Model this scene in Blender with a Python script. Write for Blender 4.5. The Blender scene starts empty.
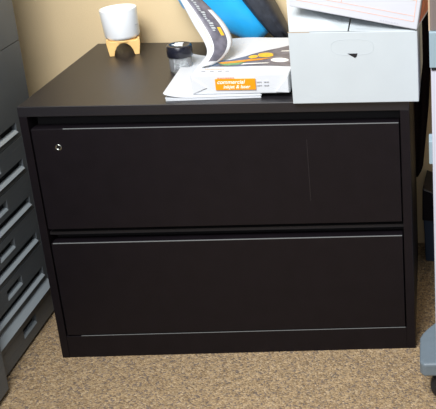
import bpy, bmesh, math, random
from mathutils import Vector, Matrix
random.seed(7)
S = bpy.context.scene
C = S.collection

# ------------------------------------------------------------------ camera
cam = bpy.data.cameras.new('camera'); co = bpy.data.objects.new('camera', cam); C.objects.link(co)
cam.sensor_fit = 'HORIZONTAL'; cam.sensor_width = 36; cam.lens = 876.06 / 436 * 36
cam.shift_x = (218 - 466.0) / 436; cam.shift_y = (88.84 - 204.5) / 436
cam.clip_start = .02
r = Vector((.99923, -.03894, -.00469)); d = Vector((-.0172, -.3274, -.94473)); f = Vector((.03525, .94408, -.32782))
co.matrix_world = Matrix(((r.x, -d.x, -f.x, .5201), (r.y, -d.y, -f.y, -1.9579), (r.z, -d.z, -f.z, 1.3995), (0, 0, 0, 1)))
S.camera = co

# ------------------------------------------------------------------ light
w = bpy.data.worlds.new('world'); S.world = w; w.use_nodes = True
w.node_tree.nodes['Background'].inputs[0].default_value = (.93, .96, 1, 1)
w.node_tree.nodes['Background'].inputs[1].default_value = .15
def area(name, loc, target, size, size_y, power, col):
    l = bpy.data.lights.new(name, 'AREA'); l.shape = 'RECTANGLE'; l.size = size; l.size_y = size_y
    l.energy = power; l.color = col
    o = bpy.data.objects.new(name, l); C.objects.link(o); o.location = loc
    o.rotation_euler = (Vector(target) - Vector(loc)).to_track_quat('-Z', 'Y').to_euler()
    return o
area('ceiling_panel_light', (-.30, -1.40, 2.5), (-.15, .2, .6), 1.3, .9, 74, (.97, .98, 1))
area('ceiling_panel_light', (.1, -2.9, 1.9), (-.1, 0, .4), 1.5, 1.0, 16, (.97, .98, 1))
S.view_settings.view_transform = 'Standard'; S.view_settings.look = 'None'
S.view_settings.exposure = 0.45; S.view_settings.gamma = 1

# ------------------------------------------------------------------ materials
def mat(name, col, rough=.5, metal=0, spec=.5, var=0, vscale=40, bump=0, bscale=200, **kw):
    m = bpy.data.materials.new(name); m.use_nodes = True
    n = m.node_tree.nodes; l = m.node_tree.links; b = n['Principled BSDF']
    b.inputs['Base Color'].default_value = (*col, 1); b.inputs['Roughness'].default_value = rough
    b.inputs['Metallic'].default_value = metal; b.inputs['Specular IOR Level'].default_value = spec
    for k, v in kw.items(): b.inputs[k.replace('_', ' ')].default_value = v
    if var or bump:
        tc = n.new('ShaderNodeTexCoord')
    if var:
        t = n.new('ShaderNodeTexNoise'); t.inputs['Scale'].default_value = vscale; t.inputs['Detail'].default_value = 5
        l.new(tc.outputs['Object'], t.inputs['Vector'])
        cr = n.new('ShaderNodeValToRGB'); cr.color_ramp.elements[0].position = .3; cr.color_ramp.elements[1].position = .7
        cr.color_ramp.elements[0].color = (*[c * (1 - var) for c in col], 1)
        cr.color_ramp.elements[1].color = (*[min(1, c * (1 + var)) for c in col], 1)
        l.new(t.outputs['Fac'], cr.inputs['Fac']); l.new(cr.outputs['Color'], b.inputs['Base Color'])
    if bump:
        t = n.new('ShaderNodeTexNoise'); t.inputs['Scale'].default_value = bscale
        l.new(tc.outputs['Object'], t.inputs['Vector'])
        bp = n.new('ShaderNodeBump'); bp.inputs['Strength'].default_value = bump; bp.inputs['Distance'].default_value = .002
        l.new(t.outputs['Fac'], bp.inputs['Height']); l.new(bp.outputs['Normal'], b.inputs['Normal'])
    return m

M_BLACK = mat('black_laminate', (.0066, .0048, .0066), .45, spec=.22, var=.12, vscale=25, bump=.12, bscale=700)
M_TOP = mat('black_laminate_top', (.0075, .0065, .0095), .42, spec=.7, var=.12, vscale=14, bump=.1, bscale=500, Coat_Weight=.25, Coat_Roughness=.38)
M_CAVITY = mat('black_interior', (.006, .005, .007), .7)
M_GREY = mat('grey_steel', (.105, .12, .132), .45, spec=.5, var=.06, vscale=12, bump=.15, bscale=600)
M_LIP = mat('grey_steel_lip_lit', (.34, .39, .42), .32, spec=.6)  # same steel made paler: light caught on the lips is in the colour
M_EDGE = mat('pale_worn_edge_highlight', (.20, .21, .21), .35)  # edge highlight and wear painted as one pale colour
M_CHROME = mat('chrome', (.38, .39, .36), .3, 1)
M_WALL = mat('wall_paint', (.74, .58, .35), .85, spec=.15, var=.03, vscale=6, bump=.25, bscale=350)
M_PAPER = mat('white_paper', (.62, .64, .665), .6, spec=.3, var=.02, vscale=9)
M_CARD = mat('white_cardboard', (.50, .545, .565), .65, spec=.25, var=.025, vscale=10, bump=.05, bscale=120)
M_CARD2 = mat('white_coated_cardboard', (.56, .57, .61), .45, spec=.35, var=.02, vscale=10)
M_KRAFT = mat('kraft_board', (.45, .33, .22), .8)
M_CERAMIC = mat('white_ceramic', (.93, .95, .96), .2, spec=.6, Coat_Weight=.4)
M_PEBBLE = mat('pale_potting_stones', (.88, .84, .80), .8, var=.1, vscale=90, bump=.5, bscale=120)
M_WOOD = mat('light_wood', (.92, .58, .22), .5, var=.12, vscale=30, bump=.05)
M_BLUE = mat('blue_nylon', (.01, .40, .85), .35, spec=.6, var=.08, vscale=20, Sheen_Weight=.3)
M_STRAP = mat('black_nylon', (.03, .035, .048), .5, var=.3, vscale=60)
M_CLEAR = mat('clear_plastic', (.96, .98, 1), .08, Transmission_Weight=.85, IOR=1.15)
M_LID = mat('black_plastic', (.012, .013, .022), .22, spec=.6)
M_CLIP = mat('clip_metal', (.9, .93, .93), .3, .15)
M_ORANGE = mat('orange_print', (.83, .30, .0), .5)
M_REDPRINT = mat('red_print', (.80, .12, .08), .55)
M_REDSOFT = mat('pale_red_print', (.80, .40, .28), .6)
M_INK = mat('grey_ink', (.25, .26, .3), .6)
M_WHITEINK = mat('white_ink', (.9, .88, .8), .6)
M_PHOTO = mat('dark_grey_print', (.125, .12, .15), .35, var=.35, vscale=55)
M_YEL = mat('yellow_print', (.80, .45, .03), .5, var=.15, vscale=90)
M_GREEN = mat('green_print', (.16, .32, .12), .5, var=.3, vscale=90)
M_PALE = mat('pale_blue_print', (.6, .7, .85), .5)
M_PANEL = mat('pale_blue_plastic', (.27, .36, .41), .4)
M_WCOL = mat('white_plastic', (.55, .55, .64), .4)
M_TAUPE = mat('taupe_plastic', (.16, .13, .12), .6)
M_FOOT = mat('blue_grey_plastic', (.155, .195, .225), .45, var=.04)
M_RUB = mat('black_rubber', (.012, .013, .018), .4)
M_NAVY = mat('navy_plastic', (.035, .06, .11), .5)
M_BAG = mat('black_bin_liner', (.008, .008, .015), .35)
M_STRING = mat('yellow_cord', (.6, .55, .2), .6)

# speckled loop carpet
m = bpy.data.materials.new('speckled_carpet'); m.use_nodes = True; M_CARPET = m
n = m.node_tree.nodes; l = m.node_tree.links; b = n['Principled BSDF']
b.inputs['Roughness'].default_value = .95; b.inputs['Specular IOR Level'].default_value = .1
tc = n.new('ShaderNodeTexCoord')
v = n.new('ShaderNodeTexVoronoi'); v.inputs['Scale'].default_value = 230; l.new(tc.outputs['Object'], v.inputs['Vector'])
sep = n.new('ShaderNodeSeparateColor'); l.new(v.outputs['Color'], sep.inputs['Color'])
cr = n.new('ShaderNodeValToRGB'); cr.color_ramp.interpolation = 'CONSTANT'; e = cr.color_ramp.elements
e[0].position = 0; e[0].color = (.20, .155, .12, 1)
e[1].position = .14; e[1].color = (.27, .185, .105, 1)
for p_, c_ in ((.3, (.36, .255, .145)), (.55, (.43, .305, .17)), (.76, (.33, .24, .15)), (.88, (.48, .36, .22))):
    q = e.new(p_); q.color = (*c_, 1)
l.new(sep.outputs[0], cr.inputs['Fac'])
nz = n.new('ShaderNodeTexNoise'); nz.inputs['Scale'].default_value = 60; nz.inputs['Detail'].default_value = 8; l.new(tc.outputs['Object'], nz.inputs['Vector'])
mx = n.new('ShaderNodeMix'); mx.data_type = 'RGBA'; mx.blend_type = 'OVERLAY'; mx.inputs[0].default_value = .45
l.new(cr.outputs['Color'], mx.inputs[6]); l.new(nz.outputs['Fac'], mx.inputs[7]); l.new(mx.outputs[2], b.inputs['Base Color'])
bp = n.new('ShaderNodeBump'); bp.inputs['Strength'].default_value = .7; bp.inputs['Distance'].default_value = .004; bp.invert = True
l.new(v.outputs['Distance'], bp.inputs['Height']); l.new(bp.outputs['Normal'], b.inputs['Normal'])

# ------------------------------------------------------------------ helpers
def obj(name, bm, m, parent=None, bevel=0, smooth=False, seg=2):
    bmesh.ops.recalc_face_normals(bm, faces=bm.faces[:])
    me = bpy.data.meshes.new(name); bm.to_mesh(me); bm.free()
    for k in (m if isinstance(m, (list, tuple)) else [m]): me.materials.append(k)
    if smooth:
        for p_ in me.polygons: p_.use_smooth = True
    o = bpy.data.objects.new(name, me); C.objects.link(o)
    if parent:
        o.parent = parent; o.matrix_parent_inverse = parent.matrix_basis.inverted()
    if bevel:
        md = o.modifiers.new('bevel', 'BEVEL'); md.width = bevel; md.segments = seg; md.limit_method = 'ANGLE'
        md.harden_normals = False
    return o
def root(name, label, cat, loc, group=None):
    o = bpy.data.objects.new(name, None); C.objects.link(o); o.location = loc; o.empty_display_size = .05
    o['label'] = label; o['category'] = cat
    if group: o['group'] = group
    return o
def box(bm, x0, x1, y0, y1, z0, z1, mi=0, M=None):
    vs = [bm.verts.new((x, y, z)) for x in (x0, x1) for y in (y0, y1) for z in (z0, z1)]
    if M:
        for q in vs: q.co = M @ q.co
    for a in ((0, 1, 3, 2), (4, 6, 7, 5), (0, 4, 5, 1), (2, 3, 7, 6), (0, 2, 6, 4), (1, 5, 7, 3)):
        fc = bm.faces.new([vs[i] for i in a]); fc.material_index = mi
    return bm
def B(*a, **k): return box(bmesh.new(), *a, **k)
def prism(bm, pts, z0, z1, axis='z', mi=0):
    def P(u, v_, t): return {'z': (u, v_, t), 'y': (u, t, v_), 'x': (t, u, v_)}[axis]
    a = [bm.verts.new(P(u, v_, z0)) for u, v_ in pts]; c = [bm.verts.new(P(u, v_, z1)) for u, v_ in pts]
    k = len(pts)
    fs = [bm.faces.new(a), bm.faces.new(c[::-1])] + [bm.faces.new((a[i], a[(i + 1) % k], c[(i + 1) % k], c[i])) for i in range(k)]
    for q in fs: q.material_index = mi
    return bm
def lathe(bm, prof, c, n_=48, ax=None):
    rings = []
    for rr, z in prof:
        if rr < 1e-6: rings.append([bm.verts.new((c[0], c[1], c[2] + z))])
        else: rings.append([bm.verts.new((c[0] + rr * math.cos(2 * math.pi * i / n_), c[1] + rr * math.sin(2 * math.pi * i / n_), c[2] + z)) for i in range(n_)])
    for a, b_ in zip(rings, rings[1:]):
        for i in range(n_):
            j = (i + 1) % n_
            if len(a) == 1 and len(b_) == 1: continue
            if len(a) == 1: bm.faces.new((a[0], b_[i], b_[j]))
            elif len(b_) == 1: bm.faces.new((a[i], a[j], b_[0]))
            else: bm.faces.new((a[i], a[j], b_[j], b_[i]))
    return bm
def tube(bm, pts, rad, n_=8):
    pts = [Vector(q) for q in pts]; rings = []
    for i, q in enumerate(pts):
        t = (pts[min(i + 1, len(pts) - 1)] - pts[max(i - 1, 0)]).normalized()
        u = t.orthogonal().normalized(); v_ = t.cross(u)
        if rings:
            pu = prev - prev.dot(t) * t
            u = pu.normalized(); v_ = t.cross(u)
        prev = u
        rings.append([bm.verts.new(q + rad * (math.cos(2 * math.pi * k / n_) * u + math.sin(2 * math.pi * k / n_) * v_)) for k in range(n_)])
    for a, b_ in zip(rings, rings[1:]):
        for i in range(n_): bm.faces.new((a[i], a[(i + 1) % n_], b_[(i + 1) % n_], b_[i]))
    bm.faces.new(rings[0]); bm.faces.new(rings[-1][::-1])
    return bm
def spline(P, k=8):
    P = [Vector(q) for q in P]; out = []
    for i in range(len(P) - 1):
        a, b_, c, d_ = P[max(i - 1, 0)], P[i], P[i + 1], P[min(i + 2, len(P) - 1)]
        for j in range(k):
            t = j / k
            out.append(.5 * ((2 * b_) + (c - a) * t + (2 * a - 5 * b_ + 4 * c - d_) * t * t + (3 * b_ - a - 3 * c + d_) * t ** 3))
    out.append(P[-1]); return out
def text(name, s, size, m, parent, M, shear=0, bold=0):
    cu = bpy.data.curves.new(name, 'FONT'); cu.body = s; cu.size = size; cu.shear = shear; cu.extrude = .0001; cu.offset = bold
    t = bpy.data.objects.new(name, cu); C.objects.link(t)
    me = bpy.data.meshes.new_from_object(t.evaluated_get(bpy.context.evaluated_depsgraph_get()))
    bpy.data.objects.remove(t); me.materials.clear(); me.materials.append(m); me.transform(M)
    o = bpy.data.objects.new(name, me); C.objects.link(o); o.parent = parent; o.matrix_parent_inverse = parent.matrix_basis.inverted()
    return o
def struct(o): o['kind'] = 'structure'; return o

W, H, D = .457, .694, .5314

# ------------------------------------------------------------------ setting
struct(obj('floor', B(-2.2, 2.2, -3.2, .66, -.05, 0), M_CARPET))
struct(obj('wall_back', B(-2.2, 2.2, .56, .66, 0, 2.8), M_WALL))

# ------------------------------------------------------------------ black lateral file cabinet
t = root('file_cabinet', 'wide black two-drawer lateral file cabinet with a silver lock', 'file cabinet', (0, D / 2, 0))
obj('cabinet_top', B(-W, W, -.001, D, .6685, H), M_TOP, t, .0014)
obj('side_panel', B(-W, -.4385, 0, D - .004, .0, .668), M_BLACK, t, .0008)
obj('side_panel', B(.4355, W, 0, D - .004, .0, .668), M_BLACK, t, .0008)
bm = B(-.438, .435, .002, D - .01, .003, .062)
obj('plinth', B(-.4384, .4354, .0006, D - .01, 0, .0640), M_BLACK, t, .001)
obj('back_panel', B(-.438, .435, D - .018, D - .006, .065, .667), M_BLACK, t)
obj('interior', box(B(-.438, .435, .05, .06, .065, .667), -.438, .435, .012, .05, .352, .360), M_CAVITY, t)
for k, (z0, z1) in enumerate(((.3727, .6362), (.0680, .3328))):
    dr = obj('drawer', B(-.4345, .4322, 0, .019, z0, z1), M_BLACK, t, .0012)
    # raised grip lip rolled along the top of the front
    obj('finger_pull', B(-.4345, .4322, .003, .034, z1 - .004, z1 + .0006), M_BLACK, dr, .001)
    eg = obj('worn_edge_highlight', B((-.43 if k else -.36), .431, -.0005, .0022, z1 - .0004, z1 + .0009), M_EDGE, dr); eg['label'] = 'pale worn top edge with a painted highlight'  # pale strip stands in for light caught on the worn edge
    if k == 0: obj('scratch', B(.2095, .2107, -.0003, .0005, .435, .598), mat('scratched_laminate', (.0145, .0125, .015), .45), dr)['label'] = 'faint upright scratch'
    if k == 1: obj('worn_edge_highlight', B(-.4, .4322, -.0003, .0012, .0645, .0655), M_EDGE, dr)['label'] = 'pale worn bottom edge with a painted highlight'
    if k == 0:
        c = (-.377, 0, .590)
        bm = lathe(bmesh.new(), [(0, -.001), (.0040, -.001), (.0046, .0008), (.0062, .0016), (.0078, .0010), (.0082, -.001)], (0, 0, 0), 32)
        bmesh.ops.transform(bm, matrix=Matrix.Translation(c) @ Matrix.Rotation(math.pi / 2, 4, 'X'), verts=bm.verts)
        lk = obj('lock', bm, M_CHROME, dr, smooth=True); lk['label'] = 'round silver key lock'
        obj('keyhole', B(-.3775 - .0006, -.3775 + .0012, -.0006, .0006, .587, .593), M_CAVITY, lk)

# ------------------------------------------------------------------ grey drawer cabinet at the left
XG = -.56
t = root('drawer_cabinet', 'tall dark grey steel drawer cabinet with full-width grip rails, left of the black cabinet', 'cabinet', (-.78, .08, 0))
Y0, Y1, YD = -.1365, .282, .206
obj('cabinet_body', box(box(B(-1.0, XG - .012, Y0, Y1, .008, .7775), XG - .0125, XG, YD + .001, Y1, .008, .540),
                        -.99, XG - .01, Y0 + .01, Y1 - .01, 0, .008), M_GREY, t, .0008)
u_ = obj('upper_unit', B(-1.0, XG + .0005, Y0, Y1, .779, 1.55), M_GREY, t, .0015)
def drawer_front(top, bot, has_label=True, ledge=False, YD=YD):
    bm = bmesh.new(); F = XG; K = XG - .0115
    top -= .0012; bot += .0012
    if has_label:
        r0, r1 = top - .046, top - .019; a, c = -.008, .072
        g = .004 if ledge else 0
        if ledge:
            r0, r1 = .040, .068; a, c = .03, .105
        box(bm, K, F, Y0, YD, r1, top - (.022 if ledge else 0)); box(bm, K, F, Y0, a, r0, r1); box(bm, K, F, c, YD, r0, r1)
    else: r0 = top
    if ledge:
        box(bm, K, F, Y0, YD, bot, r0)
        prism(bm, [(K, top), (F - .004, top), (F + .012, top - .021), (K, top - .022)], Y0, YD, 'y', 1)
        o = obj('drawer', bm, [M_GREY, M_LIP], t, .0006)
    else:
        s1, s0 = bot + .042, bot + .013
        ye = .186
        box(bm, K, F, Y0, YD, s1, r0); box(bm, K, F, Y0, YD, bot, s0); box(bm, K, F, ye, YD, s0, s1)
        o = obj('drawer', bm, M_GREY, t, .0006)
        g = bmesh.new()
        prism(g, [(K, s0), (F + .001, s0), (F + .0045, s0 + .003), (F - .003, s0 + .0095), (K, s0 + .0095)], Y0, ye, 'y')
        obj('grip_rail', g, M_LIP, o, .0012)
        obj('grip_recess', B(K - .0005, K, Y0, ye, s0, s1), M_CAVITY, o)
    if has_label:
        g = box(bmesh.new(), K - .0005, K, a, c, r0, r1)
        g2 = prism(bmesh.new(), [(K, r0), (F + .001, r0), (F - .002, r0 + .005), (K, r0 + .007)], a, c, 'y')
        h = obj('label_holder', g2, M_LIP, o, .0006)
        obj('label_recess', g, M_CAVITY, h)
drawer_front(.7785, .541, has_label=False, YD=Y1)
for a, c in ((.541, .440), (.440, .3335), (.3335, .226), (.226, .120)): drawer_front(a, c)
drawer_front(.120, .010, ledge=True)

t = root('drawer_cabinet', 'grey steel cabinet showing only its lower corner at the bottom left of the photo', 'cabinet', (-.75, -.4, 0))
obj('cabinet_body', B(-.97, -.5415, -.95, -.1375, .012, 1.55), M_GREY, t, .001)
obj('door', B(-.541, -.53, -.95, -.1375, .014, 1.55), M_GREY, t, .0015)
obj('plinth', B(-.95, -.55, -.93, -.15, 0, .013), M_CAVITY, t)

# ------------------------------------------------------------------ white carton on the right
t = root('cardboard_carton', 'white cardboard carton with oval hand hole, under another box on the cabinet', 'box', (.33, .15, H))
zt = .8672
def quadbox(bm, P, z0, z1, th):
    """four walls with thickness from plan polygon P (inner offset toward centroid)"""
    cx = sum(q[0] for q in P) / 4; cy = sum(q[1] for q in P) / 4
    I = [(q[0] + th * (1 if q[0] < cx else -1), q[1] + th * (1 if q[1] < cy else -1)) for q in P]
    for i in range(4):
        j = (i + 1) % 4
        prism(bm, [P[i], P[j], I[j], I[i]], z0, z1)
P = [(.187, -.014), (.4815, -.014), (.488, .30), (.180, .30)]
bm = bmesh.new(); quadbox(bm, P, H + .001, zt, .003)
prism(bm, [(q[0], q[1]) for q in P], H + .0005, H + .004)
body = obj('carton_body', bm, M_CARD, t, .0015)
# perforated hand hole: an oval outline scored in the front, its flap pushed in a little at the centre
def oval(cx, cz, a, b_, k=40, pw=.5):
    out = []
    for i in range(k):
        th = 2 * math.pi * i / k; c_, s_ = math.cos(th), math.sin(th)
        out.append((cx + a * math.copysign(abs(c_) ** .55, c_), cz + b_ * math.copysign(abs(s_) ** .8, s_)))
    return out
ov = oval(.3315, .8305, .049, .0185)
bm = tube(bmesh.new(), [(x, -.0142, z) for x, z in ov] + [(ov[0][0], -.0142, ov[0][1])], .0004, 5)
obj('hand_hole_outline', bm, M_CARD, body)
bm = prism(bmesh.new(), [(.3195, .8155), (.3425, .8155), (.3405, .8085), (.3365, .805)], -.0148, -.0135, 'y')
obj('hand_hole_opening', bm, M_CAVITY, body)
bm = B(.186, .235, -.0145, -.012, zt, zt + .0010)
obj('torn_edge', bm, M_KRAFT, body)
def flap(name, c0, c1, b0, b1):
    bm = bmesh.new(); th = Vector((0, 0, -.003)); rows = []
    for u0, u1 in ((c0, c1), (b0, b1)):
        rows.append((Vector(u0), Vector(u1)))
    pts = [rows[0][0], rows[0][1], rows[1][1], rows[1][0]]
    a = [bm.verts.new(q) for q in pts]; c = [bm.verts.new(q + th) for q in pts]
    bm.faces.new(a); bm.faces.new(c[::-1])
    for i in range(4): bm.faces.new((a[i], a[(i + 1) % 4], c[(i + 1) % 4], c[i]))
    return obj(name, bm, M_CARD, t, .0006)
flap('flap', (.189, -.0125, zt + .0035), (.3225, -.0125, zt + .0035), (.166, .12, zt + .054), (.3225, .12, zt + .026))
flap('flap', (.3255, -.0125, zt + .0035), (.480, -.0125, zt + .0015), (.3255, .12, zt + .021), (.4745, .12, zt + .0))

# ------------------------------------------------------------------ upper box, tipped and turned a little
t = root('printed_carton', 'white carton with thin orange frames and orange end, tipped on another box', 'box', (.33, .1, .90))
# local frame: origin = bottom front right corner, -x along the front, +y depth, +z up
MU = Matrix.Translation((.481, -.020, zt + .0035)) @ Matrix.Rotation(math.radians(-8.5), 4, 'Z') @ Matrix.Rotation(math.radians(9.4), 4, 'Y')
L_, DP, HT = .302, .30, .27
body = obj('carton_body', B(-L_, 0, 0, DP, 0, HT, M=MU), M_CARD2, t, .0025)
bm = bmesh.new()
def strip(bm, x0, x1, z0, z1): box(bm, x0, x1, -.0006, .0001, z0, z1, M=MU)
lw = .0007
strip(bm, -.286, -.010, .018, .018 + lw); strip(bm, -.286, -.010, .031, .031 + lw)
strip(bm, -.011, -.010, .018, .068); strip(bm, -.286, -.285, .018, .068)
strip(bm, -.286, -.010, .068, .068 + lw); strip(bm, -.182, -.181, .031, .068)
fr = obj('printed_frame', bm, M_REDSOFT, body)
bm = bmesh.new()
x = -.088
while x < -.045:
    l_ = random.uniform(.003, .007); strip(bm, x, x + l_, .006, .0085); x += l_ + .0022
obj('small_print', bm, mat('pale_grey_ink', (.5, .5, .56), .6), body)
bm = box(bmesh.new(), -.0002, .0012, .022, DP - .004, .012, HT - .004, M=MU)
pn = obj('end_panel', bm, mat('orange_red_print', (.62, .13, .045), .5, var=.35, vscale=45), body); pn['label'] = 'orange-red printed end panel'

# ------------------------------------------------------------------ loose paper stack
t_ = bmesh.new()
Mx = Matrix.Translation((-.118, .022, H + .0003)) @ Matrix.Rotation(math.radians(3.5), 4, 'Z')
def sheet(bm, x0, x1, y0, y1, z, th, curl):
    nn = 12; up = []; lo = []
    for i in range(nn + 1):
        x = x0 + (x1 - x0) * (i / nn) ** 1.6
        k = max(0, 1 - (x - x0) / .062); dz = curl * k * k
        up.append([bm.verts.new(Mx @ Vector((x, y, z + th + dz))) for y in (y0, y1)])
        lo.append([bm.verts.new(Mx @ Vector((x, y, z + dz))) for y in (y0, y1)])
    for i in range(nn):
        bm.faces.new((up[i][0], up[i + 1][0], up[i + 1][1], up[i][1])); bm.faces.new((lo[i][0], lo[i][1], lo[i + 1][1], lo[i + 1][0]))
        for e_ in (0, 1): bm.faces.new((up[i][e_], up[i + 1][e_], lo[i + 1][e_], lo[i][e_]))
    for i in (0, nn): bm.faces.new((up[i][0], up[i][1], lo[i][1], lo[i][0]))
z = 0
for i in range(5):
    dx = random.uniform(-.002, .002); dy = random.uniform(-.002, .002)
    sheet(t_, dx - (.004 if i > 2 else 0), .222 + dx, dy, .33 + dy, z, .0018, .0105 if i > 2 else .001 * i); z += .00192
o = obj('paper_stack', t_, M_PAPER, None, .0003)
o['label'] = 'loose stack of white paper sheets lying under the wrapped ream'; o['category'] = 'paper'

# ------------------------------------------------------------------ wrapped ream
t = root('paper_ream', 'white wrapped paper ream with orange label, its wrapper peeled up in a curl', 'paper ream', (.06, .18, H + .01))
zr0, zr1 = H + .0103, H + .0605
RM = Matrix.Translation((-.058, .034, 0)) @ Matrix.Rotation(math.radians(.5), 4, 'Z')
rw = .231; rd = .31
# body with a slightly sagging top
bm = bmesh.new(); nx, ny = 12, 10; g = {}
for i in range(nx + 1):
    for j in range(ny + 1):
        u_, v_ = i / nx, j / ny
        z = zr1 + .0035 * math.sin(u_ * math.pi) * v_ - .002 * (1 - v_) * abs(math.cos(u_ * 3)) + .001 * math.sin(9 * u_ + 5 * v_)
        g[i, j] = bm.verts.new(RM @ Vector((u_ * rw, v_ * rd, z)))
for i in range(nx):
    for j in range(ny): bm.faces.new((g[i, j], g[i + 1, j], g[i + 1, j + 1], g[i, j + 1]))
edge = [(i, 0) for i in range(nx)] + [(nx, j) for j in range(ny)] + [(i, ny) for i in range(nx, 0, -1)] + [(0, j) for j in range(ny, 0, -1)]
low = [bm.verts.new(RM @ Vector((k[0] / nx * rw, k[1] / ny * rd, zr0))) for k in edge]
for i in range(len(edge)):
    j = (i + 1) % len(edge); bm.faces.new((g[edge[i]], g[edge[j]], low[j], low[i]))
bm.faces.new(low)
ream = obj('wrapped_sheets', bm, M_PAPER, t, .003, seg=3)
def topz(x, y):
    q = RM.inverted() @ Vector((x, y, 0)); u_, v_ = q.x / rw, q.y / rd
    return zr1 + .0035 * math.sin(u_ * math.pi) * v_ - .002 * (1 - v_) * abs(math.cos(u_ * 3)) + .001 * math.sin(9 * u_ + 5 * v_)
yf = .034
# orange label on the front
bm = B(-.001, .0935, yf - .0022, yf + .004, .7160, .7430, M=None)
lb = obj('label', bm, M_ORANGE, ream); lb['label'] = 'orange label with white lettering'
FM = lambda x, z, y=yf - .0024: Matrix.Translation((x, y, z)) @ Matrix.Rotation(math.pi / 2, 4, 'X')
text('lettering', 'commercial', .0138, M_WHITEINK, lb, FM(.003, .7315), .25, .0002)
text('lettering', 'inkjet & laser', .0118, M_WHITEINK, lb, FM(.017, .7200), .25, .0002)
bm = bmesh.new()
x = .0035
while x < .042:
    l_ = random.uniform(.003, .006); box(bm, x, x + l_, yf - .0012, yf + .003, .7448, .7468); x += l_ + .0012
obj('red_print_line', bm, M_REDSOFT, ream)
bm = bmesh.new()
for zz in (.7335, .7250):
    for x0, x1 in ((.096, .103), (.1045, .107), (.113, .118), (.1195, .124)): box(bm, x0, x1, yf - .0010, yf + .003, zz, zz + .0022)
obj('grey_print', bm, mat('pale_ink', (.45, .46, .5), .6), ream)
# folded wrapper corners (triangular folds at each end of the front)
for pts in (((-.056, .748), (-.022, .722), (-.056, .707)), ((.171, .749), (.140, .709), (.171, .707))):
    bm = prism(bmesh.new(), pts, yf - .0022, yf + .003, 'y'); obj('corner_fold', bm, M_PAPER, ream, .0005)
# print on the top of the wrapper
def decal(name, pts, m, lift=.0004, par=None):
    """thin printed shape lying on the ream's top, finely divided to follow it"""
    bm = bmesh.new(); vs = [bm.verts.new((x, y, 0)) for x, y in pts]; fc = bm.faces.new(vs)
    bmesh.ops.triangulate(bm, faces=[fc])
    for _ in range(3): bmesh.ops.subdivide_edges(bm, edges=bm.edges[:], cuts=1, use_grid_fill=True)
    for q in bm.verts: q.co.z = topz(q.co.x, q.co.y) + lift
    return obj(name, bm, m, par or ream)
pic = decal('printed_picture', [(-.03, .098), (.169, .094), (.169, .292), (.140, .272), (.085, .215), (.045, .175), (.01, .150), (-.03, .145)], M_PHOTO, .0006)
def blob(cx, cy, a, b_, rot=0, k=14, j=.12):
    return [(cx + a * (1 + random.uniform(-j, j)) * math.cos(t_) * math.cos(rot) - b_ * math.sin(t_) * math.sin(rot),
             cy + a * math.cos(t_) * math.sin(rot) + b_ * (1 + random.uniform(-j, j)) * math.sin(t_) * math.cos(rot)) for t_ in [2 * math.pi * i / k for i in range(k)]]
decal('printed_fruit', blob(.094, .180, .020, .020), M_YEL, .0012, pic)
decal('printed_fruit', blob(.066, .165, .012, .013), M_YEL, .0012, pic)
decal('printed_leaf', [(-.02, .128), (.03, .140), (.10, .150), (.118, .158), (.09, .138), (.05, .128), (.0, .118)], M_ORANGE, .0014, pic)
decal('printed_leaf', [(-.012, .120), (.03, .128), (.055, .124), (.035, .108), (.008, .104)], M_GREEN, .0010, pic)
decal('printed_plate', blob(.135, .142, .022, .018, 0, 18, 0), M_WHITEINK, .0010, pic)
decal('printed_plate', blob(.135, .143, .015, .011, 0, 18, 0), M_PALE, .0016, pic)
decal('printed_cutlery', [(.045, .108), (.11, .112), (.115, .117), (.05, .116)], M_WHITEINK, .0010, pic)
decal('printed_cutlery', [(.125, .215), (.160, .222), (.160, .228), (.128, .222)], M_WHITEINK, .0010, pic)
bm = bmesh.new()
for x0 in (-.038, -.018, .001, .019):
    box(bm, x0, x0 + .009, .058, .062, topz(x0, .06) - .001, topz(x0, .06) + .0009)
obj('grey_print', bm, M_INK, ream)
bm = bmesh.new(); x = -.033
while x < .012:
    l_ = random.uniform(.002, .005); box(bm, x, x + l_, .074, .078, topz(x, .076) - .001, topz(x, .076) + .0009); x += l_ + .001
obj('red_print_line', bm, M_REDSOFT, ream)
# wrapper peeled up: white margin + dark print, curling up and to the left
rows = [((-.045, .085, .757), (-.022, .100, .757)), ((-.041, .105, .766), (-.004, .135, .762)), ((-.038, .130, .784), (.011, .160, .779)),
        ((-.052, .155, .806), (.012, .185, .801)), ((-.076, .175, .839), (-.007, .205, .833)), ((-.094, .190, .869), (-.039, .220, .866)),
        ((-.110, .200, .897), (-.069, .230, .895)), ((-.129, .207, .926), (-.098, .237, .919)), ((-.145, .212, .95), (-.12, .242, .945))]
Ls = spline([a for a, _ in rows], 4); Rs = spline([b_ for _, b_ in rows], 4)
bm = bmesh.new(); NC = 12; g = {}
sw = []
for i, (a, c) in enumerate(zip(Ls, Rs)):
    for k in range(NC + 1):
        t_ = k / NC; q = a.lerp(c, t_)
        q = q + Vector((.0, -.010, .004)) * math.sin(math.pi * t_)
        g[i, k] = bm.verts.new(q)
for i in range(len(Ls) - 1):
    for k in range(NC):
        fc = bm.faces.new((g[i, k], g[i, k + 1], g[i + 1, k + 1], g[i + 1, k]))
        fr_ = (k + .5) / NC; h_ = i / (len(Ls) - 1)
        fc.material_index = 1 if (fr_ > .36 and i > 2 and not (fr_ > .84 and h_ < .6)) else 0
fl = obj('peeled_wrapper', bm, [M_PAPER, M_PHOTO], ream, smooth=True)
sd = fl.modifiers.new('solid', 'SOLIDIFY'); sd.thickness = .0008; sd.offset = 1
fl['label'] = 'curled-up wrapper flap with a white margin and dark printed part'
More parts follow.
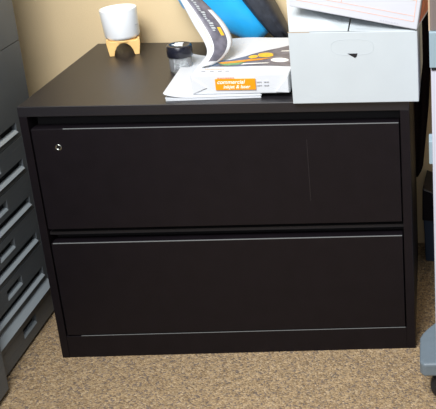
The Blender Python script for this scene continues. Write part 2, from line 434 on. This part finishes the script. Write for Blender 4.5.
# print on the flap: red line on the margin, pale lettering and an orange fruit on the dark part
def onflap(h_, fr_):
    i = h_ * (len(Ls) - 1); i0 = min(int(i), len(Ls) - 2); t_ = i - i0
    q = Ls[i0].lerp(Ls[i0 + 1], t_).lerp(Rs[i0].lerp(Rs[i0 + 1], t_), fr_)
    return q + Vector((0, -.010, .004)) * math.sin(math.pi * fr_) + Vector((0, -.0012, .0008))
def fquad(bm, h0, h1, f0, f1):
    vs = [bm.verts.new(onflap(a, b_)) for a, b_ in ((h0, f0), (h0, f1), (h1, f1), (h1, f0))]; bm.faces.new(vs)
bm = bmesh.new(); h_ = .36
while h_ < .72:
    fquad(bm, h_, h_ + .014, .21, .26); h_ += .02
fquad(bm, .29, .31, .20, .27)
obj('red_print_line', bm, M_REDSOFT, fl)
bm = bmesh.new()
h_ = .44
while h_ < .93:
    a = random.uniform(.008, .016); f0 = .5 + random.uniform(0, .04); fquad(bm, h_, h_ + a, f0, f0 + random.uniform(.07, .14)); h_ += a + .007
obj('pale_print', bm, mat('pale_grey_print', (.42, .45, .46), .5), fl)
bm = bmesh.new(); fquad(bm, .40, .47, .70, .80); obj('orange_print', bm, M_YEL, fl)

# ------------------------------------------------------------------ jar of clips
jc = (-.1425, .255, H)
t = root('clip_jar', 'small clear plastic jar with a black lid, between the plant pot and the papers', 'jar', jc)
bm = lathe(bmesh.new(), [(0, .001), (.0265, .001), (.029, .004), (.0285, .044), (.0265, .046), (.0265, .006), (0, .004)], jc)
obj('jar_body', bm, M_CLEAR, t, smooth=True)
prof = [(0, .046), (.031, .0425), (.0322, .0435), (.0322, .070), (.0300, .0725), (.026, .0725), (.020, .069), (0, .0675)]
ld = obj('lid', lathe(bmesh.new(), prof, jc), M_LID, t, smooth=True); ld['label'] = 'black lid with clips on its magnetic top'
def clip(bm, M, s=1):
    P_ = [(-.009, -.003), (.009, -.003), (.0115, 0), (.009, .003), (-.007, .003), (-.009, .001), (-.007, -.0015), (.006, -.0015)]
    tube(bm, [M @ Vector((x * s, y * s, 0)) for x, y in P_], .0006, 5)
bm = bmesh.new()
for _ in range(190):
    a = random.uniform(0, 6.28); rr = (.020 * math.sqrt(random.random())); z = random.uniform(.008, .034)
    M = Matrix.Translation((jc[0] + rr * math.cos(a), jc[1] + rr * math.sin(a), H + z)) @ Matrix.Rotation(random.uniform(0, 6), 4, 'Z') @ Matrix.Rotation(random.uniform(-.9, .9), 4, 'X') @ Matrix.Rotation(random.uniform(-.4, .4), 4, 'Y')
    clip(bm, M, .8)
o = obj('paper_clips', bm, M_CLIP); o['kind'] = 'stuff'; o['label'] = 'silver clips heaped inside the small clear jar'; o['category'] = 'paper clips'
bm = bmesh.new()
for _ in range(14):
    a = random.uniform(0, 6.28); rr = .013 * math.sqrt(random.random())
    M = Matrix.Translation((jc[0] + rr * math.cos(a), jc[1] + rr * math.sin(a), H + .0715 + random.uniform(0, .002))) @ Matrix.Rotation(random.uniform(0, 6), 4, 'Z') @ Matrix.Rotation(random.uniform(-.15, .15), 4, 'X')
    clip(bm, M, .8)
o = obj('paper_clips', bm, M_CLIP); o['kind'] = 'stuff'; o['label'] = 'silver clips stuck on top of the black jar lid'; o['category'] = 'paper clips'

# ------------------------------------------------------------------ pot on wooden stand
pc = Vector((-.3495, .441, H))
t = root('plant_pot', 'small white round ceramic pot in a light wooden stand on the cabinet', 'plant pot', pc)
prof = [(0, .044), (.040, .044), (.0440, .0465), (.0466, .053), (.0494, .125), (.0489, .1275), (.0468, .127), (.0458, .114), (0, .114)]
TP = Matrix.Translation(pc + Vector((0, 0, .044))) @ Matrix.Rotation(math.radians(-3), 4, 'Y') @ Matrix.Translation(-pc - Vector((0, 0, .044)))
bm = lathe(bmesh.new(), prof, pc, 64); bmesh.ops.transform(bm, matrix=TP, verts=bm.verts)
pot = obj('pot', bm, M_CERAMIC, t, smooth=True)
bm = lathe(bmesh.new(), [(0, .118), (.03, .1175), (.0457, .1165), (.0457, .1145), (0, .1145)], pc); bmesh.ops.transform(bm, matrix=TP, verts=bm.verts)
obj('potting_filler', bm, M_PEBBLE, pot, smooth=True)
R_ = Matrix.Translation(pc) @ Matrix.Rotation(math.radians(17), 4, 'Z')
bm = bmesh.new()
for zz, x0, x1 in ((.083, .030, .044),): # small maker's mark low on the right of the pot
    for k in range(4):
        a = math.radians(-42 + k * 5); rr = .0482
        q0 = R_ @ Vector((rr * math.cos(a), rr * math.sin(a), zz)); q1 = R_ @ Vector((rr * math.cos(a + .06), rr * math.sin(a + .06), zz))
        tube(bm, [q0, q1], .0005, 5)
obj('maker_mark', bm, M_INK, pot)
st = obj('stand_ring', lathe(bmesh.new(), [(.022, .0370), (.040, .0370), (.041, .040), (.040, .0432), (.022, .0432), (.022, .0370)], pc, 48), M_WOOD, t, .0005)
for sx in (-1, 1):
    for sy in (-1, 1):
        pf = [(.0435, .0480), (.0440, .036), (.0390, 0), (.0265, 0), (.0235, .014), (.0175, .026), (.0090, .0335), (.0, .0350), (.0, .0405), (.030, .0415), (.036, .0435), (.0400, .0490)]
        bm = prism(bmesh.new(), [(sx * a, c) for a, c in pf], sy * .031 - .0065, sy * .031 + .0065, 'y')
        bmesh.ops.transform(bm, matrix=R_, verts=bm.verts)
        obj('leg', bm, M_WOOD, t, .002)

# ------------------------------------------------------------------ blue and black bag leaning behind the papers
t = root('soft_bag', 'shiny bright blue soft bag with black band, leaning behind the paper ream', 'bag', (0, .44, H))
def loft(bm, path, wid, dep, across, n_=28, pw=.75):
    path = [Vector(q) for q in path]; across = Vector(across).normalized(); rings = []
    for q, a, b_ in zip(path, wid, dep):
        ring = []
        for k in range(n_):
            th = 2 * math.pi * k / n_; c_, s_ = math.cos(th), math.sin(th)
            ring.append(bm.verts.new(q + across * a * math.copysign(abs(c_) ** pw, c_) + Vector((0, 1, 0)) * b_ * math.copysign(abs(s_) ** pw, s_)))
        rings.append(ring)
    for a, b_ in zip(rings, rings[1:]):
        for k in range(n_): bm.faces.new((a[k], a[(k + 1) % n_], b_[(k + 1) % n_], b_[k]))
    bm.faces.new(rings[0]); bm.faces.new(rings[-1][::-1]); return bm
ax = Vector((-.119, 0, .118)).normalized(); ac = Vector((.75, 0, .66)).normalized()
b0 = Vector((.024, .475, .729))
ts = [-.010, .005, .03, .08, .14, .20, .26, .30]
obj('bag_body', loft(bmesh.new(), [b0 + ax * s_ + ac * .003 * math.sin(s_ * 30) for s_ in ts], [.030, .036, .042, .058, .076, .084, .068, .03],
    [.018, .030, .042, .050, .058, .06, .045, .02], ac), M_BLUE, t, smooth=True)
ax = Vector((-.064, 0, .111)).normalized(); ac = Vector((.87, 0, .5)).normalized()
c0 = Vector((.092, .478, .722))
bd = obj('black_band', loft(bmesh.new(), [c0 + ax * s_ for s_ in ts], [.016, .020, .024, .029, .033, .035, .028, .014], [.015, .03, .042, .052, .058, .06, .045, .018], ac, pw=.6), M_STRAP, t, smooth=True)
bm = bmesh.new()
for o_ in (-.012, .010):
    tube(bm, [c0 + ac * o_ + ax * s_ + Vector((0, -d_ + .004, 0)) for s_, d_ in zip(ts[1:-1], (.030, .042, .052, .058, .06, .045))], .0035, 8)
obj('piping', bm, M_STRAP, bd, smooth=True)
bm = tube(bmesh.new(), spline([(.100, .415, .722), (.112, .40, .722), (.122, .385, .735), (.14, .37, .752), (.155, .37, .75)], 6), .0022, 8)
cd = obj('cord', bm, M_STRING, t, smooth=True); cd['label'] = 'thin yellow cord'

# ------------------------------------------------------------------ wheeled stand at the right edge
t = root('rolling_stand', 'white and blue-grey rolling stand with caster at the right edge', 'rolling stand', (.62, -.15, 0))
bs = obj('base', prism(bmesh.new(), [(.4725, -.212), (.4725, -.118), (.479, -.100), (.492, -.078), (.518, -.046), (.56, -.033), (.80, -.033), (.80, -.226), (.482, -.226)], .080, .116), M_FOOT, t, .006, seg=3)
obj('column', B(.512, .60, -.20, .16, .10, .834), M_WCOL, t, .003)  # rear part extended out of view to block light from the gap
obj('control_panel', B(.5095, .62, -.205, -.07, .838, .916), M_PANEL, t, .002)
obj('seam_strip', B(.513, .61, -.202, -.13, .832, .84), M_RUB, t)
obj('latch', box(B(.5045, .516, -.19, -.145, .611, .666), .5045, .5125, -.185, -.15, .62, .66), M_PANEL, t, .002)
obj('upper_post', B(.5120, .60, -.195, -.07, .914, 1.3), M_TAUPE, t, .004)
obj('trim_strip', B(.5085, .5125, -.190, -.150, .914, 1.3), M_KRAFT, t, .001)
for cx, cy in ((.536, -.200), (.75, -.1)):
    bm = lathe(bmesh.new(), [(0, -.013), (.030, -.013), (.038, -.010), (.0395, -.004), (.0395, .004), (.038, .010), (.030, .013), (0, .013)], (0, 0, 0), 40)
    bmesh.ops.transform(bm, matrix=Matrix.Translation((cx, cy, .0395)) @ Matrix.Rotation(math.pi / 2, 4, 'X'), verts=bm.verts)
    cs = obj('caster_wheel', bm, M_RUB, t, smooth=True)
    bm = lathe(bmesh.new(), [(0, -.016), (.024, -.016), (.026, -.012), (.026, .012), (.024, .016), (0, .016)], (0, 0, 0), 32)
    bmesh.ops.transform(bm, matrix=Matrix.Translation((cx, cy, .0395)) @ Matrix.Rotation(math.pi / 2, 4, 'X'), verts=bm.verts)
    obj('wheel_cap', bm, M_FOOT, cs, .001)
    obj('caster_stem', B(cx - .006, cx + .006, cy - .005, cy + .005, .07, .082), M_RUB, cs)

# ------------------------------------------------------------------ dark sheet added on the wall to darken the gap
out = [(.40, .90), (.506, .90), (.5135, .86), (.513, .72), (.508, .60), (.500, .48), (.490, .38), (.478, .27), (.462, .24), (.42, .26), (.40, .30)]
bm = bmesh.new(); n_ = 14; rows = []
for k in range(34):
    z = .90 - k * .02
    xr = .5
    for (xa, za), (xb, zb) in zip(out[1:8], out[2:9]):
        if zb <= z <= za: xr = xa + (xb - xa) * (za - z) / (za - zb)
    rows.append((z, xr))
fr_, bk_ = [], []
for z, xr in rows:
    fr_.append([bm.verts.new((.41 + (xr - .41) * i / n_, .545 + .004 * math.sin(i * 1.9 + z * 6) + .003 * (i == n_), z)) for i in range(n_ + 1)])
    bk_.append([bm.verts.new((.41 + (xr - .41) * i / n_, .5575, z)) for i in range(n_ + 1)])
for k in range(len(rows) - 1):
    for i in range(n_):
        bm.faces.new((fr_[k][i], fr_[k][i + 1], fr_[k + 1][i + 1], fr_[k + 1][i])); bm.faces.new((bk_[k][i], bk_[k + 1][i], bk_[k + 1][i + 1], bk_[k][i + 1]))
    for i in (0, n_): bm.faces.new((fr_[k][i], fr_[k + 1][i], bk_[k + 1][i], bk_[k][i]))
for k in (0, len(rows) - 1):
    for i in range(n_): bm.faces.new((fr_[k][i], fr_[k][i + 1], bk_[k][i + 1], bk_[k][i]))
o = obj('gap_darkening_sheet', bm, mat('black_brown_gap_sheet', (.012, .008, .008), .9, spec=.1, var=.2), smooth=True)
o['label'] = 'black sheet added on the wall to darken the gap beside the white cartons'; o['category'] = 'cloth'

# ------------------------------------------------------------------ bin behind, on the floor at the right
t = root('waste_bin', 'low navy bin with black liner in the gap beside the black cabinet', 'bin', (.58, .48, 0))
bm = bmesh.new()
P0 = [(.481, .445), (.70, .40), (.72, .50), (.495, .548)]; P1 = [(.478, .436), (.71, .388), (.73, .50), (.49, .552)]
a = [bm.verts.new((x, y, 0)) for x, y in P0]; c = [bm.verts.new((x, y, .15)) for x, y in P1]
bm.faces.new(a); bm.faces.new(c[::-1])
for i in range(4): bm.faces.new((a[i], a[(i + 1) % 4], c[(i + 1) % 4], c[i]))
obj('bin_body', bm, M_NAVY, t, .004)
bm = bmesh.new()
L0 = [(.474, .430), (.72, .382), (.735, .505), (.487, .553)]
zt_ = [(.262), (.16), (.17), (.27)]
a = [bm.verts.new((x, y, .148)) for x, y in L0]; c = [bm.verts.new((x + .003, y + .003, h_)) for (x, y), h_ in zip(L0, (.255, .155, .165, .262))]
bm.faces.new(a); bm.faces.new(c[::-1])
for i in range(4): bm.faces.new((a[i], a[(i + 1) % 4], c[(i + 1) % 4], c[i]))
ln = obj('liner', bm, M_BAG, t, .004); ln['label'] = 'black plastic liner folded over the rim'
